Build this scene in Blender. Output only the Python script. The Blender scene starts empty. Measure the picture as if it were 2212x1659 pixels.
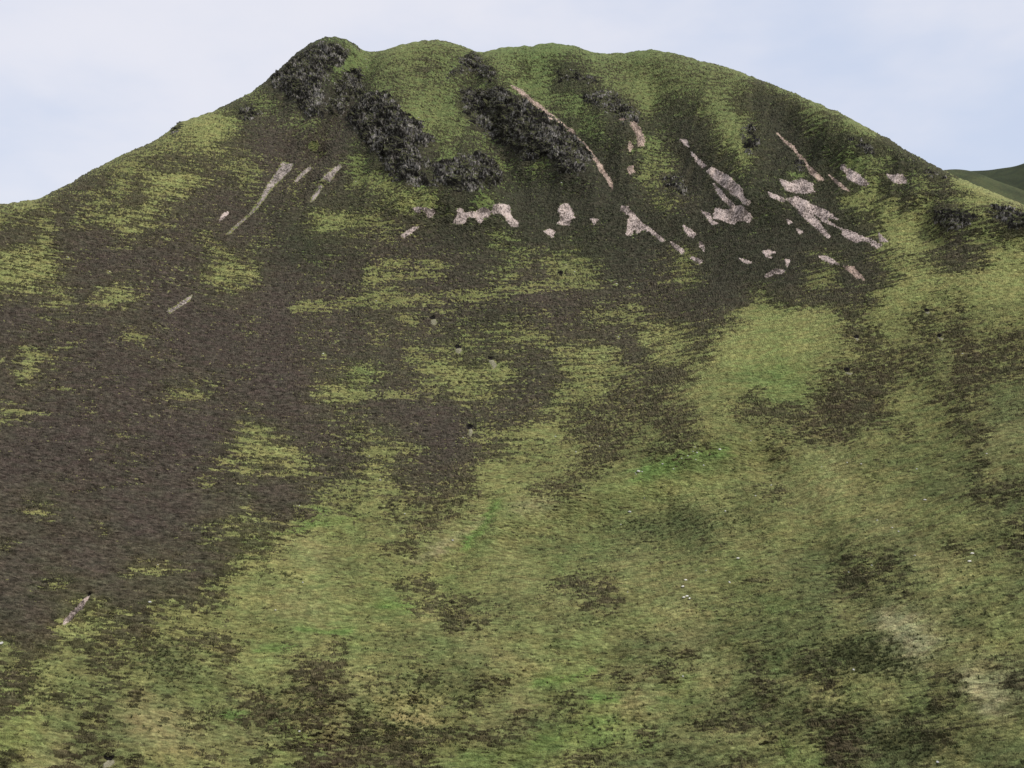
import bpy, bmesh, math, random
import numpy as np
from mathutils import Vector
C = bpy.context.scene.collection
S = bpy.context.scene

# ------------------------------------------------------------------ camera, light, exposure
W0, H0 = 2212.0, 1659.0
FPX = (W0 / 2) / math.tan(math.radians(65.0) / 2)
PITCH = -math.radians(6.2)
EYE = np.array([0.0, 0.0, 165.0])
cam_data = bpy.data.cameras.new("camera")
cam = bpy.data.objects.new("camera", cam_data); C.objects.link(cam)
cam.location = EYE
cam.rotation_euler = (math.pi / 2 + PITCH, 0, 0)
cam_data.sensor_fit = 'HORIZONTAL'; cam_data.sensor_width = 36.0
cam_data.lens = 18.0 / math.tan(math.radians(65.0) / 2)
cam_data.clip_start = 0.5; cam_data.clip_end = 30000
S.camera = cam

SUN_EL, SUN_AZ = math.radians(48), math.radians(118)      # azimuth from +Y towards +X
sd = bpy.data.lights.new("sun", 'SUN'); sd.energy = 2.0; sd.angle = math.radians(10); sd.color = (1.0, 0.955, 0.88)
sun = bpy.data.objects.new("sun", sd); C.objects.link(sun)
sdir = Vector((math.sin(SUN_AZ) * math.cos(SUN_EL), math.cos(SUN_AZ) * math.cos(SUN_EL), math.sin(SUN_EL)))
sun.rotation_euler = sdir.to_track_quat('Z', 'Y').to_euler()
sun.location = (0, 0, 900)

world = bpy.data.worlds.new("World"); S.world = world; world.use_nodes = True
def nd(nt, kind, **kw):
    n = nt.nodes.new(kind)
    for k, v in kw.items(): setattr(n, k, v)
    return n
def build_world():
    nt = world.node_tree; nt.nodes.clear(); L = nt.links.new
    out = nd(nt, 'ShaderNodeOutputWorld')
    sky = nd(nt, 'ShaderNodeTexSky', sky_type='NISHITA', sun_disc=False, sun_elevation=SUN_EL, sun_rotation=SUN_AZ)
    b1 = nd(nt, 'ShaderNodeBackground'); b1.inputs['Strength'].default_value = 0.10
    L(sky.outputs[0], b1.inputs['Color'])
    tc = nd(nt, 'ShaderNodeTexCoord')
    mp = nd(nt, 'ShaderNodeMapping'); mp.inputs['Scale'].default_value = (1.0, 1.0, 2.2); mp.inputs['Location'].default_value = (0.35, 0.2, 0.1)
    L(tc.outputs['Generated'], mp.inputs['Vector'])
    n1 = nd(nt, 'ShaderNodeTexNoise'); n1.inputs['Scale'].default_value = 4.2; n1.inputs['Detail'].default_value = 5; n1.inputs['Roughness'].default_value = 0.5
    L(mp.outputs[0], n1.inputs['Vector'])
    # the cloud sheet thins towards the right-hand (eastern) horizon
    sx = nd(nt, 'ShaderNodeSeparateXYZ'); L(tc.outputs['Generated'], sx.inputs[0])
    thin = nd(nt, 'ShaderNodeMapRange'); thin.inputs['From Min'].default_value = -0.1; thin.inputs['From Max'].default_value = 0.62
    thin.inputs['To Min'].default_value = 0.0; thin.inputs['To Max'].default_value = 0.42
    L(sx.outputs['X'], thin.inputs['Value'])
    low = nd(nt, 'ShaderNodeMapRange'); low.inputs['From Min'].default_value = 0.36; low.inputs['From Max'].default_value = 0.14
    low.inputs['To Min'].default_value = 0.25; low.inputs['To Max'].default_value = 1.0
    L(sx.outputs['Z'], low.inputs['Value'])
    mu = nd(nt, 'ShaderNodeMath', operation='MULTIPLY'); L(thin.outputs[0], mu.inputs[0]); L(low.outputs[0], mu.inputs[1])
    sb = nd(nt, 'ShaderNodeMath', operation='SUBTRACT'); L(n1.outputs['Fac'], sb.inputs[0]); L(mu.outputs[0], sb.inputs[1])
    cov = nd(nt, 'ShaderNodeMapRange'); cov.interpolation_type = 'SMOOTHSTEP'
    cov.inputs['From Min'].default_value = 0.12; cov.inputs['From Max'].default_value = 0.70
    cov.inputs['To Min'].default_value = 0.12; cov.inputs['To Max'].default_value = 1.0
    L(sb.outputs[0], cov.inputs['Value'])
    cr = nd(nt, 'ShaderNodeMixRGB'); cr.inputs[1].default_value = (0.575, 0.660, 0.845, 1); cr.inputs[2].default_value = (0.825, 0.828, 0.905, 1)
    L(cov.outputs[0], cr.inputs[0])
    b2 = nd(nt, 'ShaderNodeBackground'); b2.inputs['Strength'].default_value = 0.735
    L(cr.outputs[0], b2.inputs['Color'])
    mx = nd(nt, 'ShaderNodeMixShader'); mx.inputs[0].default_value = 0.94
    L(b1.outputs[0], mx.inputs[1]); L(b2.outputs[0], mx.inputs[2]); L(mx.outputs[0], out.inputs['Surface'])
build_world()
S.view_settings.view_transform = 'Standard'; S.view_settings.look = 'None'
S.view_settings.exposure = 0.45; S.view_settings.gamma = 1.0; S.view_settings.use_curve_mapping = False
S.render.engine = 'CYCLES'
S.cycles.max_bounces = 4; S.cycles.diffuse_bounces = 2

rng = np.random.default_rng(7); random.seed(7)

# ------------------------------------------------------------------ numpy helpers
PERM = np.concatenate([rng.permutation(1024)] * 3)
ANG = rng.uniform(0, 2 * np.pi, 1024); GX, GY = np.cos(ANG), np.sin(ANG)
RND = rng.uniform(0, 1, (1024, 5))
def perlin(x, y, seed=0):
    x = x + seed * 37.17; y = y + seed * 91.73
    xi = np.floor(x).astype(np.int64); yi = np.floor(y).astype(np.int64)
    xf = x - xi; yf = y - yi
    def g(ix, iy, dx, dy):
        h = PERM[(PERM[(ix & 1023)] + (iy & 1023))] & 1023
        return GX[h] * dx + GY[h] * dy
    u = xf * xf * xf * (xf * (xf * 6 - 15) + 10); v = yf * yf * yf * (yf * (yf * 6 - 15) + 10)
    a = g(xi, yi, xf, yf); b = g(xi + 1, yi, xf - 1, yf); c = g(xi, yi + 1, xf, yf - 1); d = g(xi + 1, yi + 1, xf - 1, yf - 1)
    ab = a + u * (b - a); cd = c + u * (d - c)
    return (ab + v * (cd - ab)) * 1.5
def fbm(x, y, octs, seed=0, gain=0.55):
    s = 0; a = 1.0; n = 0
    for k in range(octs):
        s = s + a * perlin(x * 2 ** k, y * 2 ** k, seed + k * 3); n += a * a; a *= gain
    return s / math.sqrt(n)
def facets(x, y, seed):                      # broken rock: every block a tilted plane with its own height
    xi = np.floor(x).astype(np.int64); yi = np.floor(y).astype(np.int64)
    best = np.full(np.shape(x), 1e9); out = np.zeros(np.shape(x))
    for ox in (-1, 0, 1):
        for oy in (-1, 0, 1):
            ix, iy = xi + ox, yi + oy
            q = PERM[(PERM[(ix + 91 * seed) & 1023] + (iy & 1023))] & 1023
            sx, sy = ix + RND[q, 0], iy + RND[q, 1]
            dd = (x - sx) ** 2 + (y - sy) ** 2; k = dd < best
            best = np.where(k, dd, best)
            out = np.where(k, RND[q, 2] * 2 - 1 + (x - sx) * (RND[q, 3] * 2 - 1) * 1.6 + (y - sy) * (RND[q, 4] * 2 - 1.3) * 1.2, out)
    return out
def uniform01(n, sd):                       # noise squeezed to an even spread on 0..1
    return 0.5 * (1 + np.tanh(n / sd * 0.85))
def sstep(a, b, x):
    t = np.clip((x - a) / (b - a), 0, 1); return t * t * (3 - 2 * t)
def gsmooth(a, k):
    w = np.exp(-0.5 * (np.arange(-3 * k, 3 * k + 1) / k) ** 2); w /= w.sum()
    return np.convolve(np.pad(a, 3 * k, mode='edge'), w, mode='valid')
def lin(c): 
    c = np.array(c, float) / 255.0
    return np.where(c <= 0.04045, c / 12.92, ((c + 0.055) / 1.055) ** 2.4)

# ------------------------------------------------------------------ the hill: crest line and distance of the slope along each line of sight
SKY_PTS = [(-2000,640),(-1000,540),(-400,470),(-200,456),(0,441),(80,431),(140,402),(200,367),(260,336),(330,307),(365,283),(390,263),(430,251),(480,231),(520,211),(568,182),(576,172),(590,160),
 (600,155),(620,134),(640,115),(670,93),(700,81),(722,80),(748,85),(768,95),(782,107),(803,113),(830,107),(868,96),(910,86.5),(945,86),(985,95),(1010,103),(1030,112),(1050,111.5),
 (1080,103),(1130,99.5),(1152,99),(1170,94),(1190,92),(1215,96),(1240,99.5),(1280,112),(1310,116),(1325,114),(1350,115),(1380,108.5),(1410,107.5),(1450,113),(1510,130),
 (1580,148),(1650,175),(1740,211),(1822,247),(1900,290),(1925,303),(1950,321),(1990,342),(2034,366),(2060,378),(2100,397),(2150,416),(2212,443),(2300,480),(2420,520),(2620,550),(3200,600),(4200,660)]
_su = np.arange(-2000, 4201.0); _sv = np.interp(_su, *zip(*SKY_PTS))
_sv = gsmooth(_sv, 3) + .9 * gsmooth(rng.normal(size=_sv.size), 4) * 3 + .8 * gsmooth(rng.normal(size=_sv.size), 2)
def sky_v(u): return np.interp(u, _su, _sv)
RT = [(60,1012),(100,985),(200,888),(300,803),(400,735),(450,703),(550,650),(640,604),(740,549),(829,502),(960,440),(1100,386),(1293,322),(1480,274),(1659,240),(1800,217)]
_rv = np.arange(0, 1901.0); _rr = gsmooth(np.interp(_rv, *zip(*RT)), 25)
# spurs (closer) and gullies (further): polyline in view, half width, metres
RELIEF = [
 ([(700,90),(680,170),(690,250),(700,300)], 55, -26),
 ([(800,112),(775,190),(740,262),(690,330)], 26, 26),
 ([(925,88),(870,190),(850,300),(900,380),(1000,400)], 75, -30),
 ([(1040,112),(1020,200),(1070,300),(1110,400)], 30, 18),
 ([(1060,140),(1110,220),(1180,300),(1240,360)], 45, -22),
 ([(1130,200),(1210,280),(1290,350),(1330,420)], 30, 9),
 ([(1200,95),(1280,180),(1350,260)], 60, -18),
 ([(1310,116),(1400,230),(1450,330),(1500,400)], 45, 10),
 ([(1420,110),(1530,220),(1600,320),(1620,400)], 60, -18),
 ([(1680,250),(1730,330),(1780,400)], 36, 7),
 ([(1760,220),(1860,320),(1960,420)], 45, -14),
 ([(1900,330),(1960,420),(2000,520)], 40, 10),
 ([(2060,470),(2230,470)], 40, -12),
 ([(2040,560),(1800,660),(1600,760),(1500,880)], 130, -16),
 ([(1900,700),(1990,860),(2000,1010)], 80, 4),
 ([(1640,920),(1500,950),(1320,1020),(1150,1090),(1080,1120)], 75, -9),
 ([(1110,1180),(1300,1150),(1420,1130)], 60, 5),
 ([(1180,1330),(980,1420),(700,1500)], 90, -6),
 ([(1050,1090),(1020,1160),(960,1260)], 30, 4),
 ([(1650,1000),(1720,1080),(1790,1200),(1850,1330)], 40, 4),
 ([(300,560),(260,760),(200,960)], 120, -8),
]
def seg_dist(u, v, pts):
    best = np.full(np.shape(u), 1e9)
    for (x0, y0), (x1, y1) in zip(pts[:-1], pts[1:]):
        dx, dy = x1 - x0, y1 - y0
        t = np.clip(((u - x0) * dx + (v - y0) * dy) / (dx * dx + dy * dy), 0, 1)
        best = np.minimum(best, (u - x0 - t * dx) ** 2 + (v - y0 - t * dy) ** 2)
    return np.sqrt(best)
PITS = [(935,686,5,2.2),(989,750,5,2.2),(1059,774,4,2.0),(1015,923,6,2.6),(1211,590,4,2.0),(193,1284,7,2.4),(1850,728,3.4,1.2),(2029,726,3.6,1.2),(2001,671,3.4,1.0),(1829,800,4.5,1.4),(235,1637,9,2.2)]
def slope_range(u, v):
    R = np.interp(v, _rv, _rr)
    R = R * (1 - 0.05 * sstep(1300, 2250, u)) * (1 + 0.02 * sstep(900, 0, u))
    top = 1 - sstep(500, 900, v)
    for pts, w, m in RELIEF:
        x0 = min(p[0] for p in pts) - 3 * w; x1 = max(p[0] for p in pts) + 3 * w; y1 = max(p[1] for p in pts) + 3 * w; y0 = min(p[1] for p in pts) - 3 * w
        k = (u > x0) & (u < x1) & (v > y0) & (v < y1)
        if k.any():
            d = seg_dist(u[k], v[k], pts); R[k] += 1.1 * m * np.exp(-0.5 * (d / (w * 0.75)) ** 2)
    R = R * (1 + 0.010 * fbm(u / 330, v / 240, 3, 11))
    q = u + .35 * v; face = sstep(90, 190, v) * (1 - sstep(420, 520, v)) * sstep(520, 640, u) * (1 - sstep(1980, 2080, u))
    R = R - face * (5.5 * (1 - 2.2 * np.abs(perlin(q / 62, v / 260, 15))) + 2.2 * (1 - 2.2 * np.abs(perlin(q / 24, v / 110, 16))))   # ribs and runnels of the steep face
    R = R - 1.6 * sstep(900, 1150, v) * perlin(u / 120, v / 55, 18)                                                            # knolls of the lower slope
    dv = v - sky_v(u)
    R = R + 34 * np.exp(-np.clip(dv, 0, None) / 9.0)
    for (pu, pv, pr, dep) in PITS:
        k = (abs(u - pu) < 4 * pr) & (abs(v - pv) < 4 * pr)
        if k.any(): R[k] += dep * np.exp(-((u[k] - pu) / pr) ** 2 - ((v[k] - pv) / (pr * 0.6)) ** 2)
    return R
cp, sp = math.cos(PITCH), math.sin(PITCH)
def sight(u, v):
    x = (u - W0 / 2) / FPX; z = -(v - H0 / 2) / FPX
    return x, cp - sp * z, sp + cp * z
def ground(u, v):
    u = np.asarray(u, float); v = np.asarray(v, float)
    R = slope_range(np.atleast_1d(u).astype(float), np.atleast_1d(v).astype(float)).reshape(np.shape(np.atleast_1d(u)))
    dx, dy, dz = sight(np.atleast_1d(u), np.atleast_1d(v))
    k = R / np.sqrt(dx * dx + dy * dy)
    return np.stack([EYE[0] + dx * k, EYE[1] + dy * k, EYE[2] + dz * k], -1)
def ab(P): return P[..., 0], 0.75 * P[..., 1] + 0.75 * P[..., 2]       # across the slope, up the slope (metres)
def normals(P):
    du = np.gradient(P, axis=1); dv = np.gradient(P, axis=0)
    n = np.cross(du, -dv); n /= np.linalg.norm(n, axis=-1, keepdims=True) + 1e-12
    return n * np.where(n[..., 2:3] < 0, -1, 1)

# ------------------------------------------------------------------ ground cover chart of the hillside (one letter about 15 m across)
COVER = """
gggggggggggggyyyMMGGyyygggyGGGGGGGGGGGGgyyyyyyyyyyyyyyyy
gggggggggggggyyyMMGGyyygggyGGGGGGGGGGGGgyyyyyyyyyyyyyyyy
gggggggggggggyyrMMMGgyygggyGGGGgGgGGggggyyyyyyyyyyyyyyyy
gggggggggggggyrrMMGGgggmGMmyMGMMggggggggyyyyyyyyyyyyyyyy
gggggggggggggyrrrrrrgggggMgMyGMMmgyygggggHgyyyyyyyyyyyyy
ggggggggggggMMgMrrrrrrygGMrrrggGMHmyMMgyHHHHygyyyyyyyyyy
ggggggggggyyyMhmgmmrrryyggrrrMMMGHHMMHHyyHHHgMyyyyyyyyyy
gggggggggggymhhhhmhMrrrrgMgrrHMHMMmGmHHgyHHHMMMHHMyyyyyy
ggggggggmmmmgghmmmhGrrrrGrrgrgrrHHHggHHHyHrHHMGggMMHyyyy
ggggmmgmyyymmghmmmhhyyrrrrrMMMMrHHHgmrHHMMHGMHHgMMgHyyyy
gygmmgmhymhmhmMmmHHHHgyyHHGHHHHHHHHHgmHHHMHHHHyygmgmgyss
gmghgmyymmmmhhmHHyyggmmHHHHHHHHHHHHHHHHHHMHHHHHHyygrrgrr
hhghhhmmmmmghmmHMHHmmmmHHHHgMHHMHHHHHHHHHHHHHHHHyyygmggg
gyymmhhhmhhmgmHHMMmHmgygmmHMgmggHHHHmgHHHHHHmgHmgggmhmyy
yyghhhmmhmmgyyhhhmhmgygmmHmgyyyGgHHmmgmHHHHHggHHmyyyyyyy
mhmyhgymhhhmhhhhmggMGGyymyyghhhhhhmmmHHHhgHhhhmmyyyggyyy
hhmmmhhhhhhhhmhhmmmmmgghmmMMmmmmgggmmmmhgyyyyymgygmgmggg
hmmhmhmgmhhhhmhhmmmhgmmmMgmgggmhhhhyygmmgyGyygmmggmmpgmm
mgmmmhhhmmhhhhhhmmmhhhgmgmMmmmgyyghgygmgGyGGGggmgmmgppmm
hymmhmhhhhmmhmhhhmmGGmmgyygyMmmgyggmhhygGGGGgmmmpmmgpmmm
hhhmhmhhmggmmhhhhyyghmmgmggmmmgggmmmmgyggmGGmhhhmmmmmmdd
gmmhmhhhhhhhhmhhhhmmhhhhhmmmmmgmmmmhhhggmhhhpphhmyymmgdd
hhhhhhmhhhhhmggmhmmggmhhhmgmgygmhmmghmgggggmmhmggmgmmmss
hhhhhhmmhhhhmyyymhmmgggmhhmmgmgghhgmmmmgggmgssgggggdmdsg
hhhhhhhhhhhmmgmggmmmgmmhhmgygggmmggGGgGgggsgGsgggdmddmsd
hmmmmmhmmhmgmmhhmgggygmhmmgggmmmgGyggyyyggmssssgygdddmmm
mggmhhhhmhhhhghhmggggmgmmmsGssgggggggdsgdgggsyygsgygggdd
hhmmmghhhmmggyggggGgggmmsgggggggdgdddddgggyggggssgggyddm
ghmmhmmhhmmgmgggssgggmmgsgGsggddGddggddgsggggddgddsgmggm
hhmmhhmyygmmgygyysggggggggggygGgdgsgggggGgsdgdmmmdsssggd
mmggmhmmhmhggygggGggggmmGgygsgmhmhgsgsyggmggddmmdmdyyyyd
mmmmyymmggmmgygsssygGGgmmmddggsgmmgysgdggdGdddsdggysdggd
mhhyyggmggggggggGsGygggsmmmgdgddgdggsssdgddgdgggSSgsddyy
gmmgmgmmmgmmmgGgygmGggggGssgyygGygdddsdggddgddddgSSgsgyg
dmygdmmgddggmyydmmmyygggddgsgsgyggddmmsygmGdmmdddssggsmd
hhyggdmggddgdgygmpmsmdgmddmmsGGgggmsmGssdmdsmmgyggdgmSSp
hmdmdmdmgdGgdmpymppdssmsgmdgsgmmGgssGgdddmdggsGssGdmggSd
gygdmmdssdmmGpppmmsmdyssgggspddgGygsdgmmmdgdpppdsmdgdggg
GgsdmddsssmssdsmmpppmpmmmppmdGGyGgsmddsdssmgmppdgdmmggdy
mgspppgmgggmgdmGpppmmmmmgGGgGggmmgdddddgmggyGpmddddsyddd
""".split()
LET = {  # heather cover, turf colour, heather colour (as they look)
 'h': (.95, (126,121,84), (85,77,69)), 'H': (.95, (110,114,73), (73,72,58)), 'm': (.78, (128,124,82), (85,79,67)),
 'M': (.80, (106,115,70), (71,72,56)), 'g': (.30, (124,122,80), (92,91,66)), 'y': (.08, (149,146,96), (104,104,68)),
 'G': (.10, (114,127,76), (92,98,62)), 's': (.16, (148,140,98), (106,100,74)), 'S': (.05, (178,168,132), (120,116,86)),
 'd': (.34, (104,107,72), (82,84,60)), 'p': (.90, (114,108,76), (80,69,60)), 'r': (.90, (98,110,64), (66,63,54))}
NR, NC = len(COVER), 56
for r in COVER: assert len(r) == NC, (r, len(r))
COVER = [list(r) for r in COVER]
for (r, c0, c1, put) in ((13,21,24,'m'), (14,20,23,'m'), (14,28,30,'m'), (14,30,32,'g'), (15,17,19,'m'), (15,20,22,'g'), (15,22,28,'m'), (16,20,22,'m'), (18,48,49,'m'), (9,19,21,'g'), (17,39,42,'y'), (18,39,45,'y'), (21,50,52,'g'), (22,50,52,'g'), (23,50,53,'g'), (20,49,51,'g'), (24,50,52,'g')):
    for c in range(c0, c1): COVER[r][c] = put
CH = np.array([[LET[c][0] for c in r] for r in COVER])
CT = np.array([[lin(LET[c][1]) for c in r] for r in COVER])
CHC = np.array([[lin(LET[c][2]) for c in r] for r in COVER])
def soften(Z):                              # blend neighbouring squares of the chart a little
    for ax in (0, 1):
        pz = np.concatenate([np.take(Z, [0], ax), Z, np.take(Z, [-1], ax)], ax); n = Z.shape[ax]
        Z = .2 * np.take(pz, range(0, n), ax) + .6 * np.take(pz, range(1, n + 1), ax) + .2 * np.take(pz, range(2, n + 2), ax)
    return Z
CT, CHC = soften(CT), soften(CHC)
def chart(A, u, v):
    x = np.clip(u / (W0 / NC) - 0.5, 0, NC - 1.001); y = np.clip(v / (H0 / NR) - 0.5, 0, NR - 1.001)
    i = x.astype(int); j = y.astype(int); fx = x - i; fy = y - j
    fx = fx * fx * (3 - 2 * fx); fy = fy * fy * (3 - 2 * fy)
    if A.ndim == 3: fx = fx[..., None]; fy = fy[..., None]
    return (A[j, i] * (1 - fx) + A[j, i + 1] * fx) * (1 - fy) + (A[j + 1, i] * (1 - fx) + A[j + 1, i + 1] * fx) * fy
# grassy trods and strips that cross the heather (polyline, half width, strength)
STRIPS = [([(0,773),(90,764),(172,747)],3,.7),([(0,895),(72,889)],3,.6),([(150,1065),(210,1056),(272,1047)],3,.6),([(60,664),(190,657),(310,641)],5,.7),([(252,735),(342,721)],4,.7),
 ([(665,473),(740,478),(830,483)],7,.8),([(790,585),(880,568),(950,572)],8,1.0),([(790,606),(880,598),(960,590)],7,1.0),([(640,668),(760,655),(900,645),(1040,640),(1160,620),(1290,608)],9,1.2),
 ([(1170,563),(1260,575)],8,.7),([(1060,533),(1085,538)],6,.8),([(860,770),(920,772)],5,.6),([(670,855),(780,855),(900,850)],10,.7),([(0,1112),(110,1104)],3,.5),
 ([(230,995),(460,1050),(560,1045)],2.5,.4),([(480,1000),(600,985),(680,990)],12,.6),([(380,1155),(520,1120),(700,1100)],10,.5),([(1215,480),(1218,440)],1,.1),
 ([(1440,608),(1520,610)],5,.5),([(1000,960),(1100,940),(1180,935)],6,.5),([(1050,1110),(1020,1170),(1000,1200)],7,.6),([(1760,620),(1560,690)],12,.3),([(420,1160),(560,1120),(700,1140)],5,.5)]

LUSH, PALE, DARK = (104,135,68), (168,156,118), (78,88,56)
TRODS = [([(1066,1092),(1052,1120),(1022,1160),(1010,1182)], 9, LUSH, .75), ([(1040,1122),(1022,1142),(985,1165),(935,1192)], 7, PALE, .6), ([(1120,1098),(1180,1090)], 14, PALE, .5),
 ([(1380,1028),(1430,1012),(1500,990),(1560,978)], 14, LUSH, .55), ([(1490,1290),(1530,1310),(1600,1365)], 3, DARK, .6), ([(1200,1110),(1280,1150),(1360,1190)], 5, DARK, .25),
 ([(1330,1120),(1420,1150),(1500,1150)], 30, DARK, .15), ([(820,1305),(870,1310),(900,1318)], 9, LUSH, .6), ([(640,1360),(700,1365),(760,1358)], 6, LUSH, .6),
 ([(560,1402),(620,1398)], 6, LUSH, .5), ([(1160,1475),(1230,1465),(1290,1450)], 8, LUSH, .6), ([(1280,1510),(1340,1508)], 6, LUSH, .6), ([(1170,1600),(1300,1580),(1400,1600)], 22, LUSH, .35),
 ([(480,1545),(520,1550)], 8, LUSH, .6), ([(590,1560),(700,1625)], 10, LUSH, .3), ([(300,1545),(400,1580),(390,1600)], 34, (160,142,104), .6), ([(860,1545),(900,1560)], 20, (166,152,110), .6),
 ([(1905,1345),(1960,1375),(1985,1400)], 20, (184,172,138), .55), ([(2095,1470),(2130,1500),(2145,1525)], 15, (186,174,138), .6), ([(1690,1590),(1700,1640)], 10, LUSH, .3),
 ([(1850,1620),(1960,1560)], 4, PALE, .3), ([(1500,1310),(1600,1400),(1640,1450)], 3, DARK, .5), ([(1400,1560),(1430,1640)], 3, DARK, .5), ([(0,1480),(60,1560)], 26, LUSH, .25),
 ([(950,1185),(900,1210)], 8, (130,118,100), .4), ([(660,1130),(690,1100)], 12, LUSH, .4), ([(520,1180),(640,1140),(760,1120)], 7, LUSH, .35)]
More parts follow.
